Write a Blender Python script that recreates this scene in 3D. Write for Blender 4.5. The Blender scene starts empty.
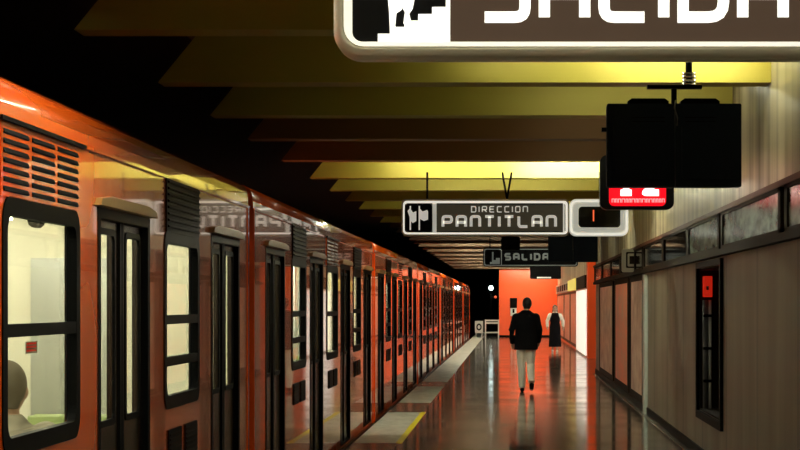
import bpy, bmesh, math, random
from mathutils import Vector, Matrix
random.seed(7)
SC = bpy.context.scene
COL = SC.collection
PI = math.pi

# ------------------------------------------------------------------ camera
F = 2062.0; VPX, VPY, EYE = 510.0, 304.0, 1.64
cd = bpy.data.cameras.new('camera'); cam = bpy.data.objects.new('camera', cd); COL.objects.link(cam)
cam.location = (0, 0, EYE); cam.rotation_euler = (PI/2, 0, 0)
cd.sensor_width = 36; cd.lens = F/800*36
cd.shift_x = -(VPX-400)/800; cd.shift_y = (VPY-225)/800
cd.clip_start = .1; cd.clip_end = 400
SC.camera = cam
def PX(px, D): return (px-VPX)*D/F
def PZ(py, D): return EYE+(VPY-py)*D/F

vs = SC.view_settings
vs.view_transform = 'Standard'; vs.look = 'None'; vs.gamma = 1; vs.exposure = 0.0; vs.use_curve_mapping = False
w = bpy.data.worlds.new('world'); SC.world = w; w.use_nodes = True
w.node_tree.nodes['Background'].inputs[0].default_value = (.02, .02, .022, 1)
w.node_tree.nodes['Background'].inputs[1].default_value = .03

# ------------------------------------------------------------------ materials
def mat(name, col, rough=.5, metal=0, emit=0, ecol=None, noise=0, nscale=(1,1,1), bump=0, coat=0, spec=.5, rvar=0, seam=None, col2=None, detail=6, bdist=.01):
    m = bpy.data.materials.new(name); m.use_nodes = True
    nt = m.node_tree; b = nt.nodes['Principled BSDF']; L = nt.links.new
    b.inputs['Base Color'].default_value = (*col, 1); b.inputs['Roughness'].default_value = rough
    b.inputs['Metallic'].default_value = metal; b.inputs['Specular IOR Level'].default_value = spec
    b.inputs['Coat Weight'].default_value = coat; b.inputs['Coat Roughness'].default_value = .04
    if emit:
        b.inputs['Emission Color'].default_value = (*(ecol or col), 1); b.inputs['Emission Strength'].default_value = emit
    # every surface gets a little procedural variation
    tc = nt.nodes.new('ShaderNodeTexCoord'); mp = nt.nodes.new('ShaderNodeMapping')
    mp.inputs['Scale'].default_value = nscale
    nz = nt.nodes.new('ShaderNodeTexNoise'); nz.inputs['Scale'].default_value = 2.0; nz.inputs['Detail'].default_value = detail
    L(tc.outputs['Object'], mp.inputs[0]); L(mp.outputs[0], nz.inputs[0])
    c2 = col2 or tuple(c*.55 for c in col)
    mr = nt.nodes.new('ShaderNodeMapRange'); mr.inputs[1].default_value = .35; mr.inputs[2].default_value = .68
    mr.inputs[3].default_value = 0; mr.inputs[4].default_value = (noise or .12)
    L(nz.outputs['Fac'], mr.inputs[0])
    mx = nt.nodes.new('ShaderNodeMix'); mx.data_type = 'RGBA'
    mx.inputs[6].default_value = (*col, 1); mx.inputs[7].default_value = (*c2, 1)
    L(mr.outputs[0], mx.inputs[0]); out = mx.outputs[2]
    if seam:   # (axis, spacing, width) -> dark joints
        for ax, sp, wd in seam:
            sx = nt.nodes.new('ShaderNodeSeparateXYZ'); L(tc.outputs['Object'], sx.inputs[0])
            d = nt.nodes.new('ShaderNodeMath'); d.operation = 'DIVIDE'; d.inputs[1].default_value = sp; L(sx.outputs[ax], d.inputs[0])
            fr = nt.nodes.new('ShaderNodeMath'); fr.operation = 'FRACT'; L(d.outputs[0], fr.inputs[0])
            lt = nt.nodes.new('ShaderNodeMath'); lt.operation = 'LESS_THAN'; lt.inputs[1].default_value = wd/sp; L(fr.outputs[0], lt.inputs[0])
            m2 = nt.nodes.new('ShaderNodeMix'); m2.data_type = 'RGBA'; m2.inputs[7].default_value = (*[c*.3 for c in col], 1)
            L(lt.outputs[0], m2.inputs[0]); L(out, m2.inputs[6]); out = m2.outputs[2]
    L(out, b.inputs['Base Color'])
    if rvar:
        r2 = nt.nodes.new('ShaderNodeMapRange'); r2.inputs[1].default_value = .3; r2.inputs[2].default_value = .7
        r2.inputs[3].default_value = rough; r2.inputs[4].default_value = rough+rvar
        L(nz.outputs['Fac'], r2.inputs[0]); L(r2.outputs[0], b.inputs['Roughness'])
    if bump:
        bp = nt.nodes.new('ShaderNodeBump'); bp.inputs['Strength'].default_value = bump; bp.inputs['Distance'].default_value = bdist
        L(nz.outputs['Fac'], bp.inputs['Height']); L(bp.outputs[0], b.inputs['Normal'])
    return m
def glassmat(name, tint=(1,1,1), refl=1.0):
    m = bpy.data.materials.new(name); m.use_nodes = True; nt = m.node_tree; nt.nodes.clear(); L = nt.links.new
    o = nt.nodes.new('ShaderNodeOutputMaterial'); t = nt.nodes.new('ShaderNodeBsdfTransparent'); t.inputs[0].default_value = (*tint, 1)
    g = nt.nodes.new('ShaderNodeBsdfGlossy'); g.inputs['Roughness'].default_value = .02; g.inputs[0].default_value = (refl, refl, refl, 1)
    lw = nt.nodes.new('ShaderNodeLayerWeight'); lw.inputs[0].default_value = .5   # facing = 1-|cos|
    pw = nt.nodes.new('ShaderNodeMath'); pw.operation = 'POWER'; pw.inputs[1].default_value = 5; L(lw.outputs['Facing'], pw.inputs[0])
    f = nt.nodes.new('ShaderNodeMath'); f.operation = 'MULTIPLY_ADD'; f.inputs[1].default_value = .5; f.inputs[2].default_value = .02; L(pw.outputs[0], f.inputs[0])
    mx = nt.nodes.new('ShaderNodeMixShader'); L(f.outputs[0], mx.inputs[0]); L(t.outputs[0], mx.inputs[1]); L(g.outputs[0], mx.inputs[2]); L(mx.outputs[0], o.inputs[0])
    return m

M = {}
M['orange'] = mat('train orange', (.92, .115, .004), .25, nscale=(.5, .45, .5), noise=.2, spec=.5, coat=.9, bump=.34, detail=1)
for n_ in [M['orange'].node_tree.nodes['Principled BSDF']]: n_.inputs['Coat IOR'].default_value = 1.52; n_.inputs['Coat Roughness'].default_value = .025
M['train_roof'] = mat('train roof', (.30, .06, .015), .5)
M['black'] = mat('black rubber', (.002, .002, .002), .5, spec=.03)
M['black_gloss'] = mat('black gloss', (.004, .005, .007), .3, spec=.2)
M['door'] = mat('door leaf paint', (.020, .010, .006), .25, spec=.25)
M['brass'] = mat('brass gutter', (.28, .16, .045), .4)
M['chrome'] = mat('chrome', (.75, .75, .75), .15, 1)
M['steel'] = mat('brushed steel', (.55, .56, .54), .3, .8)
M['cream'] = mat('cream interior lining', (.86, .83, .68), .5)
M['train_floor'] = mat('train floor', (.15, .14, .11), .4)
M['seat'] = mat('green seat plastic', (.30, .38, .14), .4)
M['grey_plastic'] = mat('grey plastic', (.10, .10, .10), .5)
M['inlight'] = mat('train light', (1, .95, .8), .5, emit=15.0, ecol=(1, .96, .82))
M['glass'] = glassmat('window glass', (.92, .93, .86))
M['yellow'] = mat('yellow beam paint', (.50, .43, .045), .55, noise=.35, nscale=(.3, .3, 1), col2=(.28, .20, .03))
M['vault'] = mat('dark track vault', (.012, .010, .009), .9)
M['yellow_shaded'] = mat('shaded beam brown', (.33, .16, .035), .55, noise=.35, nscale=(.3, .3, 1))  # brown stands for yellow beams in weaker light
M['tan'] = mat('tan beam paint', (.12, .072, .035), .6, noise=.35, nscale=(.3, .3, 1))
M['ceil'] = mat('ceiling slab', (.16, .12, .06), .8)
M['wall'] = mat('marble wall slabs', (.122, .112, .07), .32, noise=.75, nscale=(1, .55, .08), seam=[(1, 2.42, .13)], rvar=.15, col2=(.09, .072, .045))
M['wall_up'] = mat('upper marble slabs', (.50, .44, .29), .3, noise=1.0, nscale=(1, 1.5, .05), seam=[(1, 1.21, .02)], rvar=.15, col2=(.15, .115, .055))
M['floor'] = mat('polished terrazzo', (.075, .064, .046), .06, noise=.6, nscale=(.55, .35, 1), seam=[(1, 1.2, .03), (0, 1.2, .008)], rvar=.09, col2=(.018, .015, .011), spec=1.0)
M['edge'] = mat('pale lit edge tone', (.66, .70, .60), .28, noise=.5, nscale=(3, 1, 1), rvar=.15)  # pale concrete brightened to paint the pools of light
M['edge_dark'] = mat('shaded edge tone', (.12, .11, .085), .22, noise=.5)  # edge concrete toned down to paint the dimmer gaps
M['yline'] = mat('yellow safety paint', (.95, .82, .02), .4, noise=.3, nscale=(4, 4, 1))
M['dark'] = mat('dark concrete', (.02, .019, .017), .8)
M['darkwall'] = mat('dark tunnel wall', (.03, .025, .02), .8, noise=.5)
M['red'] = mat('orange red wall paint', (.86, .085, .008), .35)
M['frieze'] = mat('dark brown frieze', (.016, .009, .005), .6, spec=.05, noise=.4, nscale=(1, 3, 1))
M['copper'] = mat('copper brown trim', (.10, .028, .012), .5, spec=.15)
M['white_panel'] = mat('white lit panel', (.9, .88, .82), .4, emit=.62, ecol=(1, .90, .82))
M['post_paint'] = mat('pale grey green post', (.50, .56, .50), .25, noise=.3)
M['sign_frame'] = mat('pale sign frame', (.45, .42, .34), .35, .2)
M['sign_rim2'] = mat('pale lit sign edge', (.8, .8, .72), .35, emit=.3, ecol=(.95, 1, .88))
M['sign_rim'] = mat('lit sign rim', (.9, .88, .78), .4, emit=.75, ecol=(1, .97, .85))
M['sign_brown'] = mat('brown sign face', (.03, .019, .012), .6, spec=.08, emit=.062, ecol=(.95, .60, .38), noise=.3, nscale=(2, 2, 2))
M['sign_white'] = mat('lit sign white', (.9, .9, .85), .4, emit=1.1, ecol=(1, 1, .93))
M['sign_black'] = mat('sign black', (.003, .003, .004), .6, spec=.1)
M['olive'] = mat('dark olive sign face', (.045, .038, .025), .3, emit=.03, ecol=(.8, .7, .45))
M['sign_grey'] = mat('dim sign lettering', (.75, .75, .68), .4, emit=.38, ecol=(1, .98, .88))
M['sign_dim'] = mat('faint sign lettering', (.3, .32, .3), .5, emit=.06, ecol=(.9, 1, .95))  # slight glow stands for light on an unlit sign's lettering
M['navy'] = mat('dark navy casing', (.005, .010, .019), .6, spec=.15)
M['led_red'] = mat('red led field', (.2, .0, .0), .4, emit=1.0, ecol=(1, .0, .012))
M['led_white'] = mat('led digits', (1, .9, .85), .4, emit=2.2, ecol=(1, .82, .78))
M['led_pink'] = mat('led small text', (1, .5, .5), .4, emit=1.2, ecol=(1, .45, .45))
M['lamp'] = mat('fluorescent tube', (1, 1, .9), .4, emit=1, ecol=(1, .985, .74))
M['poster_pale'] = mat('poster pale print', (.62, .50, .36), .3, noise=.9, nscale=(1, .9, 1.8), col2=(.25, .10, .05))
M['poster_orange'] = mat('poster orange print', (.85, .15, .03), .3, noise=.7, nscale=(1, .6, 1.8), col2=(.45, .30, .20))
M['poster_red'] = mat('poster red print', (.75, .16, .07), .3, noise=.8, nscale=(1, .6, 1), col2=(.75, .45, .33))
M['teal_reflection'] = mat('pale teal painted reflection', (.66, .88, .78), .2, spec=.3, noise=1.0, nscale=(1, .8, 3), col2=(.03, .03, .02))  # pale teal blotches paint reflections into the frieze glass
M['dark_glass'] = mat('dark glass', (.018, .015, .010), .06, noise=.5, spec=.35)
M['yellow_sign'] = mat('yellow sign', (.75, .65, .15), .4, emit=.3, ecol=(1, .85, .2))
M['extinguisher'] = mat('glowing red paint', (.85, .03, .02), .25, emit=.35, ecol=(1, .03, .01))  # glow put into the red to brighten the alarm box
M['signal'] = mat('white signal lamp', (1, 1, 1), .4, emit=14, ecol=(.8, 1, .95))
M['signal_red'] = mat('red signal lamp', (1, .1, .05), .4, emit=1.0, ecol=(1, .15, .05))
M['skin'] = mat('skin', (.42, .24, .16), .5)
M['hair_black'] = mat('dark hair', (.012, .010, .008), .6)
M['hair_grey'] = mat('greying hair', (.11, .09, .065), .8)
M['hair_brown'] = mat('reddish brown hair', (.10, .035, .018), .5)
M['jacket'] = mat('black jacket cloth', (.005, .005, .006), .85, spec=.05)
M['trousers'] = mat('light grey trousers', (.85, .82, .72), .8, noise=.2)
M['blouse'] = mat('white blouse cloth', (.7, .66, .58), .7)
M['dress'] = mat('black dress cloth', (.006, .005, .006), .85, spec=.05)
M['grey_cloth'] = mat('grey brown coat cloth', (.26, .23, .18), .8)
M['white_paint'] = mat('white painted metal', (.7, .7, .66), .4)
M['eye'] = mat('dark eyes', (.02, .012, .01), .2)
M['lip'] = mat('lips', (.35, .08, .06), .5)

# ------------------------------------------------------------------ mesh helpers
class MB:
    def __init__(s): s.bm = bmesh.new()
    def box(s, x0, x1, y0, y1, z0, z1):
        x0, x1 = sorted((x0, x1)); y0, y1 = sorted((y0, y1)); z0, z1 = sorted((z0, z1))
        v = [s.bm.verts.new(p) for p in ((x0,y0,z0),(x1,y0,z0),(x1,y1,z0),(x0,y1,z0),(x0,y0,z1),(x1,y0,z1),(x1,y1,z1),(x0,y1,z1))]
        for f in ((0,3,2,1),(4,5,6,7),(0,1,5,4),(1,2,6,5),(2,3,7,6),(3,0,4,7)): s.bm.faces.new([v[i] for i in f])
        return s
    def prism(s, pts, axis, a, b):
        """closed 2D outline pts extruded along axis from a to b; axis 0: pts=(y,z), 1: pts=(x,z), 2: pts=(x,y)"""
        def P(p, t): return {0: (t, p[0], p[1]), 1: (p[0], t, p[1]), 2: (p[0], p[1], t)}[axis]
        A = [s.bm.verts.new(P(p, a)) for p in pts]; B = [s.bm.verts.new(P(p, b)) for p in pts]
        n = len(pts); s.bm.faces.new(A); s.bm.faces.new(B[::-1])
        for i in range(n): s.bm.faces.new((A[i], B[i], B[(i+1) % n], A[(i+1) % n]))
        return s
    def ring(s, outer, inner, axis, a, b):
        """frame between two outlines with the same number of points"""
        def P(p, t): return {0: (t, p[0], p[1]), 1: (p[0], t, p[1]), 2: (p[0], p[1], t)}[axis]
        n = len(outer)
        oA = [s.bm.verts.new(P(p, a)) for p in outer]; iA = [s.bm.verts.new(P(p, a)) for p in inner]
        oB = [s.bm.verts.new(P(p, b)) for p in outer]; iB = [s.bm.verts.new(P(p, b)) for p in inner]
        for i in range(n):
            j = (i+1) % n
            s.bm.faces.new((oA[i], oA[j], iA[j], iA[i])); s.bm.faces.new((oB[i], iB[i], iB[j], oB[j]))
            s.bm.faces.new((oA[i], oB[i], oB[j], oA[j])); s.bm.faces.new((iA[i], iA[j], iB[j], iB[i]))
        return s
    def tube(s, pts, r, seg=12):
        pts = [Vector(p) for p in pts]; n = len(pts)
        rs = r if isinstance(r, (list, tuple)) else [r]*n
        rings = []
        up = None
        for i, p in enumerate(pts):
            t = (pts[min(i+1, n-1)]-pts[max(i-1, 0)]).normalized()
            if up is None: up = Vector((0, 0, 1)) if abs(t.z) < .9 else Vector((1, 0, 0))
            a = t.cross(up).normalized(); b = a.cross(t).normalized()
            rings.append([s.bm.verts.new(p+(a*math.cos(q*2*PI/seg)+b*math.sin(q*2*PI/seg))*rs[i]) for q in range(seg)])
        for i in range(n-1):
            for q in range(seg):
                s.bm.faces.new((rings[i][q], rings[i][(q+1) % seg], rings[i+1][(q+1) % seg], rings[i+1][q]))
        s.bm.faces.new(rings[0][::-1]); s.bm.faces.new(rings[-1]); return s
    def ball(s, c, r, seg=16):
        r = r if isinstance(r, (list, tuple)) else (r, r, r)
        mtx = Matrix.Translation(c) @ Matrix.Diagonal((*r, 1))
        bmesh.ops.create_uvsphere(s.bm, u_segments=seg, v_segments=seg//2+2, radius=1, matrix=mtx); return s
    def loft(s, rings, seg=20, R=None):
        """rings: (centre, rx, ry) ellipses in the horizontal plane, optional yaw vector R=(right, forward)"""
        rt, fw = R or (Vector((1,0,0)), Vector((0,1,0)))
        rr = []
        for c, rx, ry in rings:
            c = Vector(c)
            rr.append([s.bm.verts.new(c+rt*(rx*math.cos(q*2*PI/seg))+fw*(ry*math.sin(q*2*PI/seg))) for q in range(seg)])
        for i in range(len(rr)-1):
            for q in range(seg): s.bm.faces.new((rr[i][q], rr[i][(q+1) % seg], rr[i+1][(q+1) % seg], rr[i+1][q]))
        s.bm.faces.new(rr[0][::-1]); s.bm.faces.new(rr[-1]); return s
    def ribbon(s, path, wd, y0, y1, closed=False):
        """stroke of a letter: path of (x,z) in a plane facing -Y"""
        P = [Vector(p) for p in path]; n = len(P); L = []; R = []
        for i in range(n):
            if closed: a, b = P[(i-1) % n], P[(i+1) % n]; d1 = (P[i]-a).normalized(); d2 = (b-P[i]).normalized()
            else:
                d1 = (P[i]-P[i-1]).normalized() if i else (P[1]-P[0]).normalized()
                d2 = (P[i+1]-P[i]).normalized() if i < n-1 else d1
            t = (d1+d2).normalized(); nn = Vector((-t.y, t.x)); k = 1/max(.5, nn.dot(Vector((-d1.y, d1.x))))
            L.append(P[i]+nn*wd/2*k); R.append(P[i]-nn*wd/2*k)
        def q(p, y): return s.bm.verts.new((p.x, y, p.y))
        A = [(q(L[i], y0), q(R[i], y0), q(L[i], y1), q(R[i], y1)) for i in range(n)]
        m = n if closed else n-1
        for i in range(m):
            a, b = A[i], A[(i+1) % n]
            for f in ((a[0], a[1], b[1], b[0]), (a[2], b[2], b[3], a[3]), (a[0], b[0], b[2], a[2]), (a[1], a[3], b[3], b[1])): s.bm.faces.new(f)
        if not closed:
            a, b = A[0], A[-1]; s.bm.faces.new((a[0], a[2], a[3], a[1])); s.bm.faces.new((b[0], b[1], b[3], b[2]))
        return s
    def build(s, name, m, parent=None, smooth=False, bevel=0, origin=None):
        me = bpy.data.meshes.new(name)
        bmesh.ops.recalc_face_normals(s.bm, faces=s.bm.faces)
        if bevel:
            bmesh.ops.bevel(s.bm, geom=s.bm.edges[:], offset=bevel, segments=2, affect='EDGES', profile=.6)
        vsx = [v.co.copy() for v in s.bm.verts]
        if parent is not None: o0 = world_loc(parent)
        elif origin is not None: o0 = Vector(origin)
        else:
            lo = Vector([min(v[i] for v in vsx) for i in range(3)]); hi = Vector([max(v[i] for v in vsx) for i in range(3)])
            o0 = Vector(((lo.x+hi.x)/2, (lo.y+hi.y)/2, lo.z))
        if m in PIN: o0 = Vector((0, 0, 0)) if parent is None else o0
        bmesh.ops.translate(s.bm, verts=s.bm.verts, vec=-o0)
        s.bm.to_mesh(me); s.bm.free()
        if smooth:
            for p in me.polygons: p.use_smooth = True
        me.materials.append(M[m])
        o = bpy.data.objects.new(name, me); COL.objects.link(o)
        if parent is not None: o.parent = parent
        else: o.location = o0
        return o
PIN = {'wall', 'wall_up', 'floor'}
def world_loc(o):
    v = Vector(o.location)
    while o.parent: o = o.parent; v += o.location
    return v
def thing(name, loc, label, cat, group=None):
    o = bpy.data.objects.new(name, None); o.empty_display_size = .1; COL.objects.link(o); o.location = loc
    return tag(o, label, cat, group)
def tag(o, label=None, cat=None, group=None, kind=None):
    if label: o['label'] = label
    if cat: o['category'] = cat
    if group: o['group'] = group
    if kind: o['kind'] = kind
    return o
def struct(o): o['kind'] = 'structure'; return o
def kids(o): return [c for c in bpy.data.objects if c.parent == o]
def copy_tree(o, parent=None, childmap=None):
    if childmap is None:
        childmap = {}
        for c in bpy.data.objects:
            if c.parent: childmap.setdefault(c.parent.name, []).append(c)
    c = o.copy(); COL.objects.link(c)
    if parent: c.parent = parent
    for ch in childmap.get(o.name, []): copy_tree(ch, c, childmap)
    return c
def rrect(x0, x1, z0, z1, r, n=5):
    pts = []
    for cx, cz, a0 in ((x1-r, z1-r, 0), (x0+r, z1-r, 90), (x0+r, z0+r, 180), (x1-r, z0+r, 270)):
        for k in range(n+1):
            a = math.radians(a0+90*k/n); pts.append((cx+r*math.cos(a), cz+r*math.sin(a)))
    return pts
def rounded(path, r, closed=False, n=4):
    P = [Vector(p) for p in path]; out = []; N = len(P)
    for i, p in enumerate(P):
        if not closed and i in (0, N-1): out.append(p); continue
        a, b = P[(i-1) % N], P[(i+1) % N]
        rr = min(r, (a-p).length*.49, (b-p).length*.49)
        A = p+(a-p).normalized()*rr; B = p+(b-p).normalized()*rr
        for k in range(n+1):
            t = k/n; out.append(A*(1-t)**2+p*2*t*(1-t)+B*t*t)
    return out
G = {'P': [[(0,0),(0,1),(1,1),(1,.42),(0,.42)]], 'A': [[(0,0),(0,1),(1,1),(1,0)], [(0,.42),(1,.42)]],
     'N': [[(0,0),(0,1),(1,1),(1,0)]], 'T': [[(0,1),(1,1)], [(.5,1),(.5,0)]], 'I': [[(0,0),(0,1)]],
     'L': [[(0,1),(0,0),(1,0)]], 'S': [[(1,1),(0,1),(0,.52),(1,.52),(1,0),(0,0)]], 'C': [[(1,1),(0,1),(0,0),(1,0)]],
     'E': [[(1,1),(0,1),(0,0),(1,0)], [(0,.52),(.9,.52)]], 'R': [[(0,0),(0,1),(1,1),(1,.42),(0,.42)], [(.5,.42),(1,0)]],
     'O': ['c', [(0,0),(0,1),(1,1),(1,0)]], 'D': ['c', [(0,0),(0,1),(1,1),(1,0)]],
     '1': [[(.15,.75),(.6,1),(.6,0)], [(.2,0),(1,0)]], '2': [[(0,.85),(.1,1),(1,1),(1,.55),(0,0),(1,0)]]}
RC = {'D': (2, 3)}
def text(mb, s, x0, x1, z0, z1, y0, y1, wt, iw=.28, gap=.20):
    """letters filling x0..x1, z0..z1 with stroke weight wt"""
    ws = [iw*0 if c == 'I' else 1.0 for c in s]
    # inner widths: unit u for a full letter, strokes add wt, gaps g*u
    n = len(s); tot = sum(ws); full = x1-x0
    u = (full-n*wt)/(tot+gap*(n-1)); g = gap*u
    x = x0
    for c, k in zip(s, ws):
        gl = G[c]; closed = gl[0] == 'c'; strokes = gl[1:] if closed else gl
        for st in strokes:
            path = [(x+wt/2+p[0]*u*(1 if k else 0), z0+wt/2+p[1]*(z1-z0-wt)) for p in st]
            r = wt*.9 if c not in '12' else wt*.2
            if c == 'D': path = rounded([path[0]]+path, r, False)[0:0]+[Vector(path[0]), Vector(path[1])]+rounded([path[1], path[2], path[3], path[0]], r*1.5)[1:-1]
            elif len(path) > 2: path = rounded(path, r, closed)
            else: path = [Vector(p) for p in path]
            # extend open ends to full weight for joins
            mb.ribbon(path, wt, y0, y1, closed)
        x += (u if k else 0)+wt+g
    return mb

# ------------------------------------------------------------------ setting
WX = 2.04          # right wall plane
BH = EYE+1.73      # underside of beams
CZ = BH+.55        # ceiling slab
END = 102.0
struct(MB().box(-1.32, 2.04, -4, END, -1.2, 0).box(2.04, 6.5, 48.6, END, -1.2, 0).box(-1.32, -.54, END, 118, -1.2, 0).build('floor', 'floor'))
# platform edge with pools of light painted as alternating tones, and yellow safety line
b = MB(); b2 = MB()
cuts = [(-4, 5, 0), (5, 12.4, 1), (12.4, 15, 0), (15, 21.8, 1), (21.8, 24.3, 0), (24.3, 31.2, 1), (31.2, 34.2, 0), (34.2, 41, 1), (41, 43.5, 0), (43.5, 118, 1)]
for a, c, k in cuts: (b if k else b2).box(-1.85, -1.32, a, c, -1.2, .002)
tag(struct(b.build('trim_1', 'edge')), kind='structure'); struct(b2.build('trim_2', 'edge_dark'))
yl = MB()
for a, c in ((5, 12.4), (15, 21.8), (24.3, 31.2)): yl.box(-1.345, -1.275, a, c, 0, .006)
struct(yl.build('trim_3', 'yline'))
struct(MB().box(1.955, 2.03, 2, 48.6, 0, .006).build('trim_4', 'edge_dark'))  # floor strip standing for the pale post's reflection along the wall
struct(MB().box(-9, -1.85, -4, 130, -1.35, -1.2).build('floor_trackbed', 'dark'))
GX = -2.75        # edge of the beamed platform ceiling; the track vault beyond is higher and dark
struct(MB().box(GX, 6.5, -4, 130, CZ, CZ+.2).build('ceiling', 'ceil'))
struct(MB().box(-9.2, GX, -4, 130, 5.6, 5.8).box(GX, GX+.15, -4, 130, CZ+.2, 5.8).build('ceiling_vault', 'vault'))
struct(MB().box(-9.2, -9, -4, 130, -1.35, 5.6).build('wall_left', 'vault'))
struct(MB().box(-9.2, 6.5, 130, 130.2, -1.35, 5.6).build('wall_tunnel_end', 'darkwall'))
# the right wall with a niche
ny0, ny1, nz0, nz1 = 19.85, 22.25, EYE-1.14, EYE+.38
wl = MB()
wl.box(WX, WX+.4, -4, ny0, 0, 2.13).box(WX, WX+.4, ny1, 49, 0, 2.13).box(WX, WX+.4, ny0, ny1, 0, nz0).box(WX, WX+.4, ny0, ny1, nz1, 2.13)
struct(wl.build('wall_right', 'wall'))
struct(MB().box(WX, WX+.4, -4, 49, 2.13, CZ).build('wall_right_upper', 'wall_up'))
struct(MB().box(WX-.02, WX, -4, 49, 0, .11).build('baseboard_right', 'black'))
# recess, orange pier and the far stretch of the right wall
struct(MB().box(6.3, 6.5, 49, 62, 0, CZ).box(2.44, 6.5, 49.0, 49.2, 0, CZ).build('wall_recess', 'darkwall'))
FX = 2.34
struct(MB().box(FX, 6.5, 62, 63, 0, CZ).build('wall_pier', 'red'))
struct(MB().box(FX+.02, FX+.4, 63, END, 0, 2.13).build('wall_right_far', 'red'))
struct(MB().box(FX+.02, FX+.4, 63, END, 2.13, CZ).build('wall_right_far_upper', 'wall_up'))
# end wall
struct(MB().box(-.54, 6.5, END, END+.3, 0, CZ).build('wall_back', 'red'))
struct(MB().box(-.56, 2.34, END-.04, END, 0, .1).build('baseboard_back', 'black'))
# ceiling beams
beams = [1.0, 4.0, 7.0, 10.0, 13.0, 16.1, 18.9, 21.6, 24.8, 28.3, 31.4]+[34.4+3.05*i for i in range(23)]
for i, y in enumerate(beams):
    x1 = WX if y < 49 else 6.3
    if 63 < y < END: x1 = FX+.02
    if y > END-.5: continue
    o = MB().prism([(GX, BH), (x1, BH), (x1, CZ), (GX+.45, CZ)], 1, y, y+.32).build('trim_%d' % (i+10), 'yellow_shaded' if 21 < y < 25 else 'yellow' if y < 44 else 'tan'); struct(o)  # slanted left ends build a shadow edge into the beam shape

# fluorescent lamps in the bays
def lamp(x0, x1, y, z, strength, r=.022):
    t = thing('fluorescent_lamp', ((x0+x1)/2, y, z), 'x', 'lamp', 'fluorescent lamps under the platform ceiling')
    MB().box(x0-.05, x1+.05, y-.04, y+.04, z+.04, z+.10).box(x0+.1, x0+.14, y-.02, y+.02, z+.1, CZ+.01).box(x1-.14, x1-.1, y-.02, y+.02, z+.1, CZ+.01).build('housing', 'white_paint', t)
    key = 'lamp%g' % strength
    if key not in M:
        m = M['lamp'].copy(); m.name = 'fluorescent tube %g' % strength
        m.node_tree.nodes['Principled BSDF'].inputs['Emission Strength'].default_value = strength; M[key] = m
    MB().tube([(x0, y, z), (x1, y, z)], r, 10).build('tube', key, t, smooth=True)
    return t
LZ = EYE+1.98
lamps = [(-.3, 1.5, 3.0, LZ, 60, 'fluorescent tube in the bay before the first ceiling beams, above the view'),
 (-.9, .9, 5.6, LZ, 45, 'added fluorescent tube just in front of the big SALIDA sign'),  # unseen tube added to light the sign frame and near car
 (-1.0, .4, 8.9, LZ, 8, 'fluorescent tube just behind the big SALIDA sign'),
 (.7, 1.9, 15.7, LZ, 55, 'fluorescent tube before the bright yellow beam over the hanging screens'),
 (.2, 1.9, 18.0, LZ, 20, 'fluorescent tube before the gold ceiling beam behind the hanging screens'),
 (.3, 1.5, 20.6, LZ, 8, 'dim fluorescent tube before the upper brown ceiling beam'),
 (.3, 1.5, 23.6, LZ, 8, 'dim fluorescent tube before the lower brown ceiling beam'),
 (.1, 1.6, 27.75, LZ, 320, 'fluorescent tube right before the brightest yellow beam over the PANTITLAN sign'),
 (-1.4, 1.2, 30.2, LZ, 50, 'fluorescent tube just behind the PANTITLAN sign'),
 (-1.6, -.2, 27.75, LZ, 55, 'short fluorescent tube left of the one before the brightest yellow beam'),
 (-.3, .6, 15.7, LZ, 14, 'short fluorescent tube left of the one before the yellow beam over the hanging screens'),
 (.3, 1.5, 35.2, LZ, 190, 'fluorescent tube over the walking man'),
 (.3, 1.5, 41.3, LZ, 60, 'fluorescent tube behind the walking man'),
 (.3, 1.5, 47.4, LZ, 50, 'fluorescent tube before the small dark SALIDA sign')]
for k, (st, lb) in enumerate([(140, 'fluorescent tube beside the opening of the recess'), (300, 'fluorescent tube before the orange pier'), (300, 'fluorescent tube over the white lit panel'),
        (260, 'fluorescent tube over the woman walking this way'), (260, 'fluorescent tube behind the woman walking this way'), (260, 'fluorescent tube over the far end of the train'),
        (300, 'fluorescent tube two bays before the orange end wall')]):
    b0 = [y for y in beams if y > 51][k*2 if k < 7 else -2]; lamps.append((-.9, .9, b0+.55, LZ, st, lb))
lamps.append((-.2, 1.9, 99.6, LZ, 400, 'fluorescent tube next to the orange end wall'))
for k, b0 in enumerate([y for y in beams if 57 < y < 99][::2]):  # unseen lengthwise tubes added to brighten the far cars
    t = thing('fluorescent_lamp', (-1.25, b0+1.7, LZ), ('first', 'second', 'third', 'fourth', 'fifth', 'sixth', 'seventh')[k]+' of the added lengthwise tubes brightening the far train cars', 'lamp', 'added lengthwise tubes in the distant bays')
    MB().box(-1.29, -1.21, b0+.5, b0+2.8, LZ+.04, LZ+.1).box(-1.27, -1.23, b0+.7, b0+.74, LZ+.1, CZ+.01).box(-1.27, -1.23, b0+2.5, b0+2.54, LZ+.1, CZ+.01).build('housing', 'white_paint', t)
    if 'far_fill_tube' not in M:
        m = M['lamp'].copy(); m.name = 'far fill tube'; m.node_tree.nodes['Principled BSDF'].inputs['Emission Strength'].default_value = 110; M['far_fill_tube'] = m
    MB().tube([(-1.25, b0+.5, LZ), (-1.25, b0+2.8, LZ)], .022, 10).build('tube', 'far_fill_tube', t, smooth=True)
for x0, x1, y, z, s, lb in lamps: tag(lamp(x0, x1, y, z, s), lb)
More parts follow.
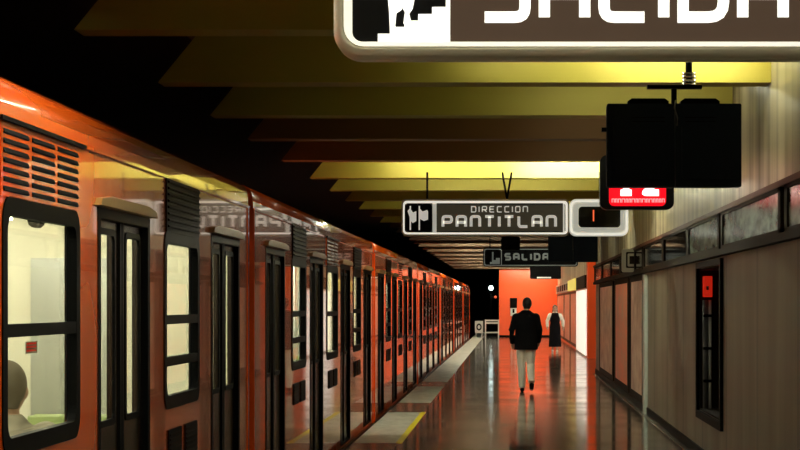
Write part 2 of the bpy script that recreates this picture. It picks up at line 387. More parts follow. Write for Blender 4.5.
for a, c, st, lb in ((3.0, 6.2, 90, 'added lengthwise tube over the platform edge beside the nearest car, first of two'), (7.6, 9.7, 150, 'added lengthwise tube over the platform edge just beyond the big SALIDA sign')):
    t = thing('fluorescent_lamp', (-1.2, (a+c)/2, BH-.1), lb, 'lamp', 'added lengthwise tubes over the platform edge')  # unseen tubes added to brighten the near car's side
    MB().box(-1.24, -1.16, a-.05, c+.05, BH-.06, BH).build('housing', 'white_paint', t)
    m = M['lamp'].copy(); m.name = 'edge fill tube %g' % st; m.node_tree.nodes['Principled BSDF'].inputs['Emission Strength'].default_value = st; M['edge%g' % st] = m
    MB().tube([(-1.2, a, BH-.1), (-1.2, c, BH-.1)], .02, 10).build('tube', 'edge%g' % st, t, smooth=True)
    for yy in (a-.05, c+.05): MB().box(-1.65, -.75, yy-.01, yy+.01, BH-.26, BH+.0).build('light_block', 'black', t)  # opaque plates added to keep the tube light off the beams
    for yy in (a, c): MB().box(-1.22, -1.18, yy-.03, yy+.0, BH-.12, BH-.06).build('fill_tube_holder', 'white_paint', t)

# ------------------------------------------------------------------ frieze with glazed panels on the right wall
struct(MB().box(WX-.07, WX, -2, 48.9, 2.10, 2.16).build('trim_5', 'frieze'))
struct(MB().box(WX-.07, WX, -2, 48.9, 2.50, 2.545).build('trim_6', 'copper'))
fr = [(3.3, 6.8, 'dark_glass'), (7.1, 10.6, 'dark_glass'), (10.9, 14.75, 'teal_reflection'), (15.25, 19.25, 'teal_reflection'), (19.7, 22.9, 'teal_reflection'), (23.2, 26.6, 'dark_glass'), (26.9, 30.6, 'dark_glass'),
      (31.0, 32.8, 'dark_glass'), (34.0, 37.0, 'dark_glass'), (37.4, 40.6, 'dark_glass'), (41.0, 44.4, 'dark_glass'), (44.8, 48.4, 'dark_glass')]
lbs = ['outside the right edge, closest to the viewer', 'beside the big SALIDA sign', 'cut by the right edge of the photo', 'directly below and right of the hanging screens', 'second one left of the picture edge with greenish painted reflection', 'above the left edge of the fire niche', 'above the long plain grey wall left of the fire niche',
       'short one just before the square projecting sign', 'just behind the square projecting sign', 'above the middle poster of the three brown ones', 'above the farthest brown poster', 'last one before the recess']
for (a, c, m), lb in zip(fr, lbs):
    t = thing('frieze_panel', (WX-.05, (a+c)/2, 2.16), ('pale teal reflection-painted' if m == 'teal_reflection' else 'dark glass')+' frieze panel, '+lb, 'wall panel', 'glazed frieze panels on the right wall')
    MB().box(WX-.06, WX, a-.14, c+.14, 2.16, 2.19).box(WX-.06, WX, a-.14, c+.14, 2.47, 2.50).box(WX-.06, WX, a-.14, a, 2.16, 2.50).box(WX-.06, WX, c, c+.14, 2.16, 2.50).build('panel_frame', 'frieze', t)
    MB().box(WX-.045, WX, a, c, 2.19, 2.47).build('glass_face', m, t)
# far frieze
t = thing('frieze_panel', (FX-.03, 75, 2.13), 'long dark frieze over the white lit panel in the distance', 'wall panel', 'far frieze panels')
MB().box(FX-.06, FX+.02, 63, 71.3, 2.13, 2.53).build('panel_frame', 'frieze', t)
t = tag(MB().box(FX-.10, FX+.02, 71.4, 80.2, 2.13, 2.53).build('lit_sign', 'yellow_sign'), 'yellow lit sign in the far frieze above the red posters', 'sign')
t = thing('frieze_panel', (FX-.03, 90, 2.13), 'pale far frieze above the most distant red posters', 'wall panel', 'far frieze panels')
MB().box(FX-.06, FX+.02, 80.4, END-.1, 2.13, 2.53).build('panel_frame', 'sign_frame', t)
for k in range(6): MB().box(FX-.07, FX-.06, 81.4+k*3.4, 83.6+k*3.4, 2.2, 2.46).build('dark_inset', 'frieze', t)

# square projecting sign
D = 33.0
t = thing('projecting_sign', (1.93, D, PZ(273, D)), 'small square beige sign standing out from the wall frieze', 'sign')
MB().prism(rrect(PX(622, D), PX(643, D)-.0, PZ(272, D), PZ(249, D), .03), 1, D, D+.12).build('sign_box', 'sign_frame', t)
MB().ring(rrect(PX(626, D), PX(639, D), PZ(268, D), PZ(252, D), .02), rrect(PX(627.5, D), PX(637.5, D), PZ(266.5, D), PZ(253.5, D), .02), 1, D-.012, D).box(PX(629.5, D), PX(635.5, D), D-.012, D, PZ(264, D), PZ(256, D)).build('emblem', 'frieze', t)

# posters on the right wall in dark frames
for a, c, m, lb in ((31.4, 34.2, 'poster_pale', 'brown poster in dark frame, nearest of the three, beside the pale metal post'),
                    (35.3, 39.3, 'poster_orange', 'poster with orange print in dark frame, middle of the three'),
                    (40.6, 46.0, 'poster_pale', 'brownish poster in dark frame, farthest of the three, next to the recess')):
    t = thing('wall_poster', (WX-.03, (a+c)/2, .12), lb, 'poster', 'framed posters on the right wall')
    MB().ring([(a-.4, .13), (c+.4, .13), (c+.4, 2.09), (a-.4, 2.09)], [(a, .24), (c, .24), (c, 2.0), (a, 2.0)], 0, WX-.035, WX).build('poster_frame', 'frieze', t)
    MB().box(WX-.03, WX, a, c, .24, 2.0).build('print', m, t)
tag(MB().box(WX-.05, WX-.001, 30.55, 30.95, .0, 2.08).build('metal_post', 'post_paint'), 'pale metal door post on the right wall before the posters', 'post')
# fire niche
t = thing('fire_niche', (WX+.15, (ny0+ny1)/2, nz0), 'tall narrow dark niche with metal frame in the grey wall', 'niche')
MB().ring([(ny0-.12, nz0-.08), (ny1+.1, nz0-.08), (ny1+.1, nz1+.06), (ny0-.12, nz1+.06)], [(ny0, nz0), (ny1, nz0), (ny1, nz1), (ny0, nz1)], 0, WX-.03, WX+.01).build('niche_frame', 'black', t)
MB().box(WX+.24, WX+.26, ny0, ny1, nz0, nz1).box(WX+.01, WX+.24, ny0+.001, ny0+.02, nz0, nz1).box(WX+.01, WX+.24, ny1-.02, ny1-.001, nz0, nz1).box(WX+.01, WX+.24, ny0+.02, ny1-.02, nz0, nz0+.02).box(WX+.01, WX+.24, ny0+.02, ny1-.02, nz1-.02, nz1).build('lining', 'frieze', t)
t2 = thing('fire_alarm_box', (WX+.1, 22.1, PZ(297, 22)), 'small bright red alarm box at the top of the dark niche', 'alarm')
MB().box(WX+.035, WX+.125, 22.05, 22.22, PZ(297, 22), PZ(276, 22)).build('alarm_case', 'extinguisher', t2, bevel=.008)
MB().box(WX+.06, WX+.085, 22.04, 22.05, PZ(290, 22), PZ(286, 22)).build('push_plate', 'grey_plastic', t2)
t3 = thing('hose_pipe', (WX+.08, 22.1, nz0+.02), 'thin grey vertical pipe with clamps below the red alarm box', 'pipe')
MB().tube([(WX+.105, 22.12, nz0+.02), (WX+.105, 22.12, PZ(300, 22))], .016).build('pipe_body', 'white_paint', t3, smooth=True)
MB().tube([(WX+.055, 22.12, nz0+.02), (WX+.055, 22.12, PZ(300, 22))], .028).build('hose', 'grey_plastic', t3, smooth=True)
for z in (.8, 1.15, 1.5): MB().box(WX+.03, WX+.13, 22.08, 22.16, z, z+.03).build('clamp', 'black', t3)

# far wall panels
t = thing('light_box_panel', (FX-.01, 66.5, .1), 'tall white lit panel between the orange pier and the red posters', 'panel')
MB().box(FX-.02, FX+.02, 63.0, 72.2, .06, 2.1).build('lit_face', 'white_panel', t)
MB().box(FX-.035, FX-.02, 62.95, 72.3, .0, .06).box(FX-.035, FX-.02, 62.95, 72.3, 2.08, 2.13).build('panel_rail', 'steel', t)
for a, c, m, lb in ((72.6, 79.6, 'poster_red', 'red poster with pale figure shapes right of the woman'), (80.6, 88.6, 'poster_red', 'red poster just left of the one beside the white panel'), (89.6, 101.5, 'poster_red', 'most distant red poster next to the end wall')):
    t = thing('red_poster', (FX-.01, (a+c)/2, .2), lb, 'poster', 'red posters on the far right wall')
    MB().ring([(a-.2, .1), (c+.1, .1), (c+.1, 2.1), (a-.2, 2.1)], [(a, .2), (c, .2), (c, 2.02), (a, 2.02)], 0, FX-.012, FX+.02).build('poster_frame', 'copper', t)
    MB().box(FX-.0, FX+.02, a, c, .2, 2.02).build('print', m, t)

# notice / extinguisher on end wall
D = END-.06
t = thing('wall_phone', (PX(513.5, D), D, PZ(317, D)), 'black and white wall box on the orange end wall beside the man', 'wall box')
MB().box(PX(510, D), PX(517, D), D-.08, D+.06, PZ(308, D), PZ(298, D)).build('hood', 'black', t, bevel=.01)
MB().box(PX(510.5, D), PX(516.5, D), D-.03, D+.06, PZ(316, D), PZ(307.8, D)).build('body_case', 'white_paint', t, bevel=.01)
MB().box(PX(512.5, D), PX(514.5, D), D-.05, D-.03, PZ(313, D), PZ(309, D)).build('handset', 'black', t)
# end gate and notice board
D = 100.0
t = thing('barrier_gate', (PX(491.5, D), D, 0), 'low white metal barrier at the platform end left of the orange wall', 'gate')
x0, x1 = PX(485.5, D), PX(498.5, D)
for x in (x0, x1): MB().box(x-.03, x+.03, D-.03, D+.03, 0, PZ(319.5, D)).build('post', 'white_paint', t)
for z in (PZ(320.5, D), PZ(323, D), PZ(332.5, D)): MB().box(x0+.03, x1-.03, D-.02, D+.02, z-.035, z+.035).build('rail', 'white_paint', t)
t = thing('notice_board', (PX(479, D), D, 0), 'small white square notice with a ring mark beside the barrier', 'sign')
MB().box(PX(475, D), PX(483, D), D-.02, D+.02, PZ(333, D), PZ(321, D)).build('board', 'white_paint', t)
MB().ring([(PX(479, D)+.13*math.cos(a*PI/8), PZ(327, D)+.17*math.sin(a*PI/8)) for a in range(16)], [(PX(479, D)+.07*math.cos(a*PI/8), PZ(327, D)+.10*math.sin(a*PI/8)) for a in range(16)], 1, D-.035, D-.02).build('ring_mark', 'black', t)
for x in (476, 482): MB().box(PX(x, D)-.02, PX(x, D)+.02, D-.02, D+.02, .0, PZ(333, D)).build('leg', 'white_paint', t)
# tunnel signal
D = 112.0
t = thing('tunnel_signal', (PX(491, D), D, 0), 'bright white signal lamp in the dark tunnel beside the orange wall', 'signal lamp')
MB().box(PX(491, D)-.2, PX(491, D)+.2, D, D+.15, PZ(293, D), PZ(284, D)).build('signal_head', 'black', t)
MB().ball((PX(491, D), D-.05, PZ(288, D)), .12).build('bulb', 'signal', t, smooth=True)
MB().ball((PX(495.5, D), D-.05, PZ(297, D)), .07).build('red_bulb', 'signal_red', t, smooth=True)
MB().box(PX(491, D)-.04, PX(491, D)+.04, D+.02, D+.1, 0, PZ(293, D)).box(PX(491, D), PX(496, D), D+.02, D+.06, PZ(298, D), PZ(296.6, D)).build('mast', 'dark', t)

# ------------------------------------------------------------------ hanging signs
def hangers(t, xs, y, z0, z1=BH, m='black', r=.014):
    for x, dx in xs: MB().tube([(x+dx, y, z1), (x, y, z0)], r, 8).build('hanger', m, t)
# the big SALIDA sign
D = 7.7
X = lambda p: PX(p, D); Z = lambda p: PZ(p, D)
t = thing('exit_sign', (.27, D, Z(62)), 'big brown SALIDA exit sign with stair pictogram hanging nearest the viewer', 'sign', 'hanging platform signs')
fm = MB(); q = [(0, .03), (.008, .005), (.022, -.012), (.036, -.012), (.05, 0)]
for (i0, y0), (i1, y1) in zip(q, q[1:]):
    A = rrect(X(333)+i0, X(834)-i0, Z(57.5)+i0, Z(-84)-i0, .10-i0*.6, 8); B = rrect(X(333)+i1, X(834)-i1, Z(57.5)+i1, Z(-84)-i1, .10-i1*.6, 8)
    for k in range(len(A)):
        j = (k+1) % len(A); fm.bm.faces.new([fm.bm.verts.new(v) for v in ((A[k][0], D+y0, A[k][1]), (A[j][0], D+y0, A[j][1]), (B[j][0], D+y1, B[j][1]), (B[k][0], D+y1, B[k][1]))])
bmesh.ops.remove_doubles(fm.bm, verts=fm.bm.verts, dist=.0004)
fm.ring(rrect(X(333), X(834), Z(57.5), Z(-84), .10, 8), rrect(X(343), X(824), Z(50), Z(-75), .075, 8), 1, D+.03, D+.15)
fm.build('frame', 'sign_frame', t, smooth=True)
MB().ring(rrect(X(341.9), X(825.1), Z(50.5), Z(-75.1), .075, 8), rrect(X(352), X(815), Z(42), Z(-64), .04, 8), 1, D-.008, D+.03).build('rim', 'sign_rim', t)
MB().prism(rrect(X(343.5), X(823.5), Z(50.5), Z(-74.5), .07, 8), 1, D+.03, D+.14).build('box', 'grey_plastic', t)
MB().box(X(450), X(815.5), D+.012, D+.03, Z(42), Z(-64)).build('face', 'sign_brown', t)
lt = MB(); text(lt, 'SALIDA', X(479), X(789), Z(22.5), Z(-44), D+.004, D+.012, .042); lt.build('lettering', 'sign_white', t)
pic = MB().prism(rrect(X(350), X(449), Z(43), Z(-65), .02), 1, D+.014, D+.03).build('pictogram', 'sign_black', t)
# stairs and the walking figure, white on black
px = lambda a: X(330+a*.2125); pz = lambda a: Z(a*.2125)
st = [(565, 205), (225, 205), (225, 158), (290, 158), (290, 126), (350, 126), (350, 96), (415, 96), (415, 65), (480, 65), (480, 32), (545, 32), (545, -2), (565, -2)]
mb = MB(); mb.prism([(px(a), pz(c)) for a, c in st], 1, D+.004, D+.014)
mb.prism([(px(a), pz(c)) for a, c in ((272, -10), (350, -10), (335, 45), (312, 60), (306, 120), (318, 158), (282, 158), (278, 60))], 1, D+.002, D+.014)
mb.prism([(px(a), pz(c)) for a, c in ((338, -10), (398, -10), (388, 40), (372, 62), (380, 96), (345, 110), (352, 55), (330, 20))], 1, D+.0025, D+.014)
mb.prism([(px(a), pz(c)) for a, c in ((268, -8), (400, -8), (392, -120), (365, -150), (300, -150), (268, -110))], 1, D+.0015, D+.014)
mb.prism([(px(335)+.034*math.cos(q*PI/8), pz(-195)+.034*math.sin(q*PI/8)) for q in range(16)], 1, D+.002, D+.014)
mb.build('stair_figure', 'sign_white', pic)
hangers(t, [(X(500), 0), (X(690), 0)], D+.1, Z(-84), BH+.2)
# The sign face is lit by its own tubes (it is a lit sign)

# PANTITLAN direction sign
D = 27.0
t = thing('direction_sign', (.05, D, Z(235)), 'wide hanging sign reading DIRECCION PANTITLAN in a pale frame', 'sign', 'hanging platform signs')
MB().ring(rrect(X(401.5), X(569), Z(236), Z(199), .06), rrect(X(404.5), X(566), Z(232.3), Z(203), .04), 1, D-.02, D+.16).build('frame', 'sign_frame', t)
MB().ring(rrect(X(403.2), X(567.6), Z(234.3), Z(201), .05), rrect(X(404.6), X(566), Z(232.6), Z(203.2), .04), 1, D-.03, D-.015).build('bright_rim', 'sign_rim', t)
MB().ring(rrect(X(570.3), X(627.5), Z(235), Z(200.5), .085), rrect(X(572), X(625.8), Z(233.3), Z(202), .07), 1, D-.03, D-.015).build('bright_rim', 'sign_rim', t)
MB().ring(rrect(X(569.3), X(628.5), Z(236), Z(199), .09), rrect(X(578.5), X(620.5), Z(227.5), Z(206.5), .05), 1, D-.02, D+.16).build('clock_frame', 'sign_rim2' if 'sign_rim2' in M else 'sign_frame', t)
MB().prism(rrect(X(404), X(567), Z(233), Z(202.5), .03), 1, D+.02, D+.13).build('box', 'grey_plastic', t)
MB().box(X(437), X(563), D+.008, D+.02, Z(231), Z(205)).build('face', 'olive', t)
MB().box(X(432.5), X(436.5), D-.015, D+.02, Z(233.5), Z(202)).build('divider', 'sign_rim2', t)
MB().ring(rrect(X(563), X(567), Z(233), Z(202), .01), rrect(X(564.5), X(565.5), Z(231), Z(204), .005), 1, D-.015, D+.02).build('end_strip', 'sign_grey', t)
lt = MB(); text(lt, 'PANTITLAN', X(441.5), X(557), Z(228), Z(215), D, D+.008, .038, gap=.30); lt.build('lettering', 'sign_grey', t)
lt = MB(); text(lt, 'DIRECCION', X(471), X(528), Z(212.5), Z(206), D, D+.008, .014, gap=.5); lt.build('small_lettering', 'sign_grey', t)
pic = MB().prism(rrect(X(405.5), X(432), Z(232), Z(203.5), .05), 1, D+.008, D+.02).build('pictogram', 'sign_black', t)
mb = MB()
for a in (410.2, 419.2):
    mb.box(X(a-.6), X(a+.8), D, D+.008, Z(230), Z(206))
mb.prism([(X(a), Z(c)) for a, c in ((407.5, 211), (410, 208), (413, 212.5), (416.3, 211), (416.3, 221), (413, 223), (411, 221.5))], 1, D-.001, D+.008)
mb.prism([(X(a), Z(c)) for a, c in ((419.5, 208), (422.5, 211.5), (427, 210), (428, 211), (428, 219.5), (424, 221), (420, 219))], 1, D-.001, D+.008)
mb.build('flags_emblem', 'sign_grey', pic)
sw = MB().prism(rrect(X(577.5), X(621.5), Z(228.5), Z(205.5), .03), 1, D+.03, D+.12).build('clock_window', 'dark_glass', t)
MB().box(X(593), X(594.2), D+.022, D+.03, Z(221), Z(210)).build('red_marks', 'signal_red', sw)
hangers(t, [(X(427), 0), (X(507), -.06), (X(507), .06), (X(600), 0)], D+.08, Z(199.5))

# far SALIDA sign (unlit)
D = 48.8
t = thing('exit_sign', (PX(528, D), D, Z(266)), 'small unlit dark SALIDA sign far down the platform under the lit sign', 'sign', 'hanging platform signs')
MB().prism(rrect(X(483), X(578), Z(266.5), Z(248), .06), 1, D, D+.2).build('box', 'sign_black', t)
MB().ring(rrect(X(484), X(577), Z(265.7), Z(248.8), .05), rrect(X(484.8), X(576.2), Z(264.9), Z(249.6), .05), 1, D-.01, D).box(X(501), X(501.8), D-.01, D, Z(265), Z(249.5)).build('outline', 'sign_dim2' if 'sign_dim2' in M else 'sign_dim', t)
lt = MB(); text(lt, 'SALIDA', X(504.5), X(549), Z(260.5), Z(253), D-.012, D, .045, gap=.4); lt.build('lettering', 'sign_dim', t)
mb = MB(); mb.prism([(X(a), Z(c)) for a, c in ((499.8, 264), (490, 264), (490, 262), (493, 262), (493, 260), (496, 260), (496, 258), (499.8, 258))], 1, D-.012, D)
mb.box(X(492), X(493.5), D-.012, D, Z(262), Z(252)); mb.build('stair_figure', 'sign_dim', t)
hangers(t, [(X(490), 0), (X(570), 0)], D+.1, Z(249))
# dark hanging box above it
D = 46.0
t = thing('hanging_box', (X(510), D, Z(250)), 'small black box hanging above the dark SALIDA sign', 'box')
MB().prism(rrect(X(501), X(520), Z(250), Z(236.5), .03), 1, D, D+.3).build('casing', 'black', t)
hangers(t, [(X(510), 0)], D+.15, Z(237))
# distant dark sign with white line
D = 76.0
t = thing('hanging_sign', (X(545), D, Z(279)), 'dark sign with thin white line hanging before the orange end wall', 'sign', 'hanging platform signs')
MB().prism(rrect(X(530), X(561), Z(279), Z(266), .05), 1, D, D+.2).build('box', 'sign_black', t)
MB().box(X(537), X(551), D-.01, D, Z(278.3), Z(276.9)).build('white_line', 'sign_grey', t)
hangers(t, [(X(534), 0), (X(556), 0)], D+.1, Z(266.5))

# twin screens seen from behind
def screens(D, x0, xm, x1, y0, y1, lb, cat='screen', near=False):
    t = thing('hanging_screens', (X(xm), D, Z(y1)), lb, cat, 'hanging screens')
    for i, (a, c) in enumerate(((x0, xm), (xm, x1))):
        cs = MB().prism(rrect(X(a)+.004, X(c)-.004, Z(y1), Z(y0), .012), 1, D, D+.16).build('screen_casing', 'navy', t, bevel=0)
        if near:
            e0, e1 = (X(628), X(669)) if i == 0 else (X(681), X(720))
            MB().prism([(e0, Z(y0)-.01), (e1, Z(y0)-.01), (e1, Z(y0)+.02), (e1-.03, Z(98)), (e0+.03, Z(98)), (e0, Z(y0)+.02)], 1, D+.02, D+.14).build('top_cap', 'black', cs)
            for k in range(6): MB().box(e0+.03, e1-.03, D-.003, D, Z(118+k*4), Z(117+k*4)).build('vent_slot', 'black', cs)
            MB().prism(rrect(X(a)+.05, X(c)-.05, Z(y1)+.06, Z(y0)-.16, .02), 1, D-.02, D).build('back_panel', 'navy', cs)
    return t
D = 15.3
t = screens(D, 606.5, 675, 742, 103.5, 187, 'pair of large black screens seen from behind hanging over the red display', near=True)
MB().tube([(X(675), D+.1, Z(104)), (X(675), D+.1, Z(86))], .022, 10).build('pole', 'black', t)
MB().box(X(648), X(703), D+.06, D+.14, Z(87.5), Z(84)).build('cross_arm', 'black', t)
MB().tube([(X(690), D+.1, Z(86)), (X(690), D+.1, Z(62)), (X(690), D+.1, BH+.5)], .025, 10).build('ceiling_post', 'black', t)
for k, z in enumerate((84, 80.5, 77, 73.5)): MB().tube([(X(690), D+.1, Z(z)), (X(690), D+.1, Z(z-2))], .052, 16).build('chrome_ring', 'chrome', t, smooth=True)
MB().tube([(X(676), D+.05, Z(100)), (X(674), D-.03, Z(108)), (X(677), D-.035, Z(118)), (X(677), D-.02, Z(126))], .006, 6).build('cable', 'grey_plastic', t, smooth=True)
MB().box(X(602), X(607), D+.04, D+.1, Z(131), Z(127)).build('side_knob', 'black', t)
D = 45.5
t = screens(D, 548, 573, 598, 236, 262, 'small pair of dark navy screens hanging beside the distant SALIDA sign')
MB().tube([(X(573), D+.1, Z(237)), (X(573), D+.1, BH)], .03, 10).build('pole', 'black', t)
# red led display
D = 20.0
t = thing('led_display', (X(637), D, Z(209)), 'black rounded display with glowing red field and white digits 12 below the screens', 'display')
MB().prism(rrect(X(600), X(674), Z(209.5), Z(155), .07, 8), 1, D, D+.16).build('casing', 'black_gloss', t)
MB().prism(rrect(X(609), X(666), Z(206), Z(163), .05, 6), 1, D-.006, D).build('red_field', 'led_red', t)
lt = MB(); text(lt, '12', X(614.5), X(662), Z(196), Z(167), D-.012, D-.006, .062, gap=.5); lt.build('digits', 'led_white', t)
mb = MB(); xx = 612.0; k = 0
while xx < 663:
    wd = random.choice((1.6, 2.2, 2.8)); mb.ribbon([(X(xx), Z(202.5)), (X(xx), Z(199)), (X(xx+wd), Z(199)), (X(xx+wd), Z(202.5))], .006, D-.011, D-.006); xx += wd+1.3
mb.build('small_text', 'led_pink', t)
hangers(t, [(X(637), 0)], D+.08, Z(155))

# ------------------------------------------------------------------ the train
SX = -1.95; TL = 14.0; BODY = 13.72
S0 = 15.65                                   # near end of the car the design is authored on
doors = [1.5, 5.15, 8.8, 12.5]
wins = [(3.40, 1.25, 'b'), (6.97, 1.36, 'a'), (10.62, 1.25, 'b')]
W0, W1 = 1.07, 2.03
def make_car():
    t = thing('metro_car', (SX-1.25, S0+BODY/2, -1.2), 'x', 'train car', 'cars of the orange metro train')
    y0, y1 = S0, S0+BODY
    op = [(S0+d-.65, S0+d+.65, 0.0, 2.07) for d in doors]+[(S0+c-wd/2, S0+c+wd/2, W0, W1) for c, wd, k in wins]
    ys = sorted({y0, y1, *[o[0] for o in op], *[o[1] for o in op]}); zs = [-.75, 0, W0, W1, 2.07, 2.34]
    mb = MB(); bm = mb.bm
    prof = [(0, 2.34), (.003, 2.42), (.008, 2.47), (.025, 2.51), (.07, 2.54), (.2, 2.575), (.65, 2.65), (1.25, 2.67), (1.85, 2.65), (2.3, 2.575), (2.5, 2.42), (2.5, -.75)]
    for i in range(len(ys)-1):
        for j in range(len(zs)-1):
            cy, cz = (ys[i]+ys[i+1])/2, (zs[j]+zs[j+1])/2
            if any(o[0] < cy < o[1] and o[2] < cz < o[3] for o in op): continue
            q = [bm.verts.new((SX, yy, zz)) for yy, zz in ((ys[i], zs[j]), (ys[i+1], zs[j]), (ys[i+1], zs[j+1]), (ys[i], zs[j+1]))]; bm.faces.new(q)
    for (a, za), (c, zc) in zip(prof, prof[1:]):
        if za <= 2.6 and zc == -.75 or True:
            q = [bm.verts.new(p) for p in ((SX-a, y0, za), (SX-a, y1, za), (SX-c, y1, zc), (SX-c, y0, zc))]; bm.faces.new(q)
    for yy in (y0, y1):     # ends
        q = [bm.verts.new((SX-a, yy, z)) for a, z in [(0, -.75)]+prof]; bm.faces.new(q)
    bmesh.ops.remove_doubles(bm, verts=bm.verts, dist=.0005)
    body = mb.build('body', 'orange', t)
    # reveals of the openings
    mb = MB(); bm = mb.bm
    for o in op:
        dpt = .05
        for q in (((o[0], o[2]), (o[0], o[3])), ((o[1], o[2]), (o[1], o[3])), ((o[0], o[3]), (o[1], o[3])), ((o[0], o[2]), (o[1], o[2]))):
            (ya, za), (yb, zb) = q
            vv = [bm.verts.new(p) for p in ((SX, ya, za), (SX, yb, zb), (SX-dpt, yb, zb), (SX-dpt, ya, za))]; bm.faces.new(vv)
    mb.build('opening_reveal', 'black', t)
    for p in body.data.polygons:
        if p.center.z+(-1.2) > 2.39 and len(p.vertices) == 4: p.use_smooth = True
    # roof gutter line, skirt, corner posts, underframe
    MB().box(SX+.0, SX+.012, y0, y1, 2.352, 2.368).build('drip_rail', 'orange', t)
    MB().box(SX+.001, SX+.03, y0, y1, -.32, -.05).build('sill', 'black', t)
    MB().box(SX-2.3, SX-.2, y0+.3, y1-.3, -1.0, -.76).build('underframe', 'black', t)
    for yy in (y0+.02, y1-.08): MB().box(SX-.0, SX+.008, yy, yy+.06, -.05, 2.36).build('corner_post', 'orange', t)
    MB().box(SX-1.75, SX-.75, y1-.0, y1+.27, -.1, 2.2).build('gangway', 'black', t)
    # interior lining
    x_in = SX-.06; ib = MB(); bm = ib.bm
    for i in range(len(ys)-1):
        for j in range(1, 4):
            cy, cz = (ys[i]+ys[i+1])/2, (zs[j]+zs[j+1])/2
            if any(o[0] < cy < o[1] and o[2] < cz < o[3] for o in op): continue
            q = [bm.verts.new((x_in, yy, zz)) for yy, zz in ((ys[i], zs[j]), (ys[i+1], zs[j]), (ys[i+1], zs[j+1]), (ys[i], zs[j+1]))]; bm.faces.new(q)
    ib.box(x_in, x_in-.02, y0+.05, y1-.05, 2.07, 2.3).box(x_in, SX-2.42, y0+.05, y1-.05, 2.3, 2.33).box(SX-2.42, SX-2.44, y0+.05, y1-.05, 0, 2.3)
    ib.box(x_in, SX-2.42, y0+.05, y0+.08, 0, 2.3).box(x_in, SX-2.42, y1-.08, y1-.05, 0, 2.3)
    ib.build('interior_lining', 'cream', t)
    MB().box(x_in, SX-2.42, y0+.08, y1-.08, -.03, .0).build('cabin_floor', 'train_floor', t)
    for xx in (SX-.75, SX-1.75): MB().box(xx-.09, xx+.09, y0+.4, y1-.4, 2.25, 2.295).build('cabin_light', 'inlight', t)
    # partitions, poles and seats between doors
    for c, wd, k in wins:
        for s in (-1, 1):
            y = S0+c+s*(wd/2+.18)
            for xx in (SX-.5,): MB().tube([(xx, y, .0), (xx, y, 2.25)], .016, 8).build('grab_pole', 'steel', t, smooth=True)
        for s in (-1, 1):
            y = S0+c+s*(.60 if k == 'a' else .30)
            for xx in (SX-.52, SX-1.98):
                sm = MB().box(xx-.40, xx+.40, y-s*.05-.2, y-s*.05+.2, .40, .46); seat = sm.build('seat', 'seat', t, bevel=.015)
                MB().box(xx-.38, xx+.38, y-.22*s-.02, y-.22*s+.02, .46, .98).build('seat_back', 'seat', seat, bevel=.01)
                MB().box(xx-.05, xx+.05, y-.1, y+.1, 0, .4).build('seat_pedestal', 'grey_plastic', seat)
        for s in (-1, 1): MB().box(SX-2.415, SX-2.405, S0+c-.6, S0+c+.6, 1.07, 2.0).build('far_window', 'far_pane', t) if s == 1 else None
    for c_ in (1.5, 5.15, 8.8, 12.5):
        MB().box(SX-2.40, SX-2.42, S0+c_-.6, S0+c_+.6, .05, 1.98).build('far_door', 'steel', t)
        MB().tube([(SX-.45, S0+c_, 2.3), (SX-.45, S0+c_, 2.08)], .012, 8).tube([(SX-.45, S0+c_-.05, 2.06), (SX-.45, S0+c_+.05, 2.06)], .035, 10).build('grab_handle', 'black', t)
    MB().box(SX-2.36, SX-2.42, y0+.3, y1-.3, 2.05, 2.24).build('advert_cove', 'cove', t)
    MB().box(SX-.9, SX-1.6, y1-.10, y1-.085, .05, 1.98).build('end_door', 'steel', t)
    # windows
    for c, wd, k in wins:
        a, b_ = S0+c-wd/2, S0+c+wd/2
        f = MB().ring(rrect(a-.03, b_+.03, W0-.03, W1+.03, .11, 6), rrect(a+.045, b_-.045, W0+.045, W1-.045, .07, 6), 0, SX-.03, SX+.006)
        bars = [1.535] if k == 'a' else [1.55, 1.31]
        for z in bars: f.box(SX-.028, SX+.004, a+.045, b_-.045, z-.026, z+.026)
        fr = f.build('window_frame', 'black', t)
        MB().box(SX-.034, SX-.03, a+.02, b_-.02, W0+.02, W1-.02).build('glass', 'glass', fr)
        # louvres over the window
        if k == 'a':
            lv = MB().box(SX, SX+.006, a-.06, b_+.06, 2.055, 2.345).build('louver', 'orange', t)
            sl = MB()
            for col in range(3):
                ya = a-.03+col*.475
                for r in range(7): 
                    z = 2.075+r*.037; sl.prism([(SX+.006, z), (SX+.013, z+.004), (SX+.006, z+.021)], 1, ya, ya+.41)
            sl.build('louver_slots', 'black', lv)
            MB().box(SX, SX+.022, a-.1, b_+.1, 2.345, 2.362).build('louver_trim', 'black', lv)
        else:
            lv = MB().box(SX, SX+.01, a+.02, b_-.02, 2.05, 2.36).build('louver', 'black', t)
            sl = MB()
            for r in range(8):
                z = 2.075+r*.036; sl.prism([(SX+.01, z), (SX+.022, z+.002), (SX+.022, z+.008), (SX+.01, z+.018)], 1, a+.04, b_-.04)
            sl.build('louver_blades', 'black', lv)
        # low vents
        for q in (0, 1):
            ya = a+.10+q*.6 if k == 'b' else a+.2+q*.6
            vn = MB().box(SX, SX+.008, ya, ya+.46, .73, .92).build('vent', 'black', t)
            gv = MB()
            for r in range(6): gv.box(SX+.008, SX+.014, ya+.02, ya+.44, .745+r*.028, .757+r*.028)
            gv.build('vent_blades', 'frieze', vn)
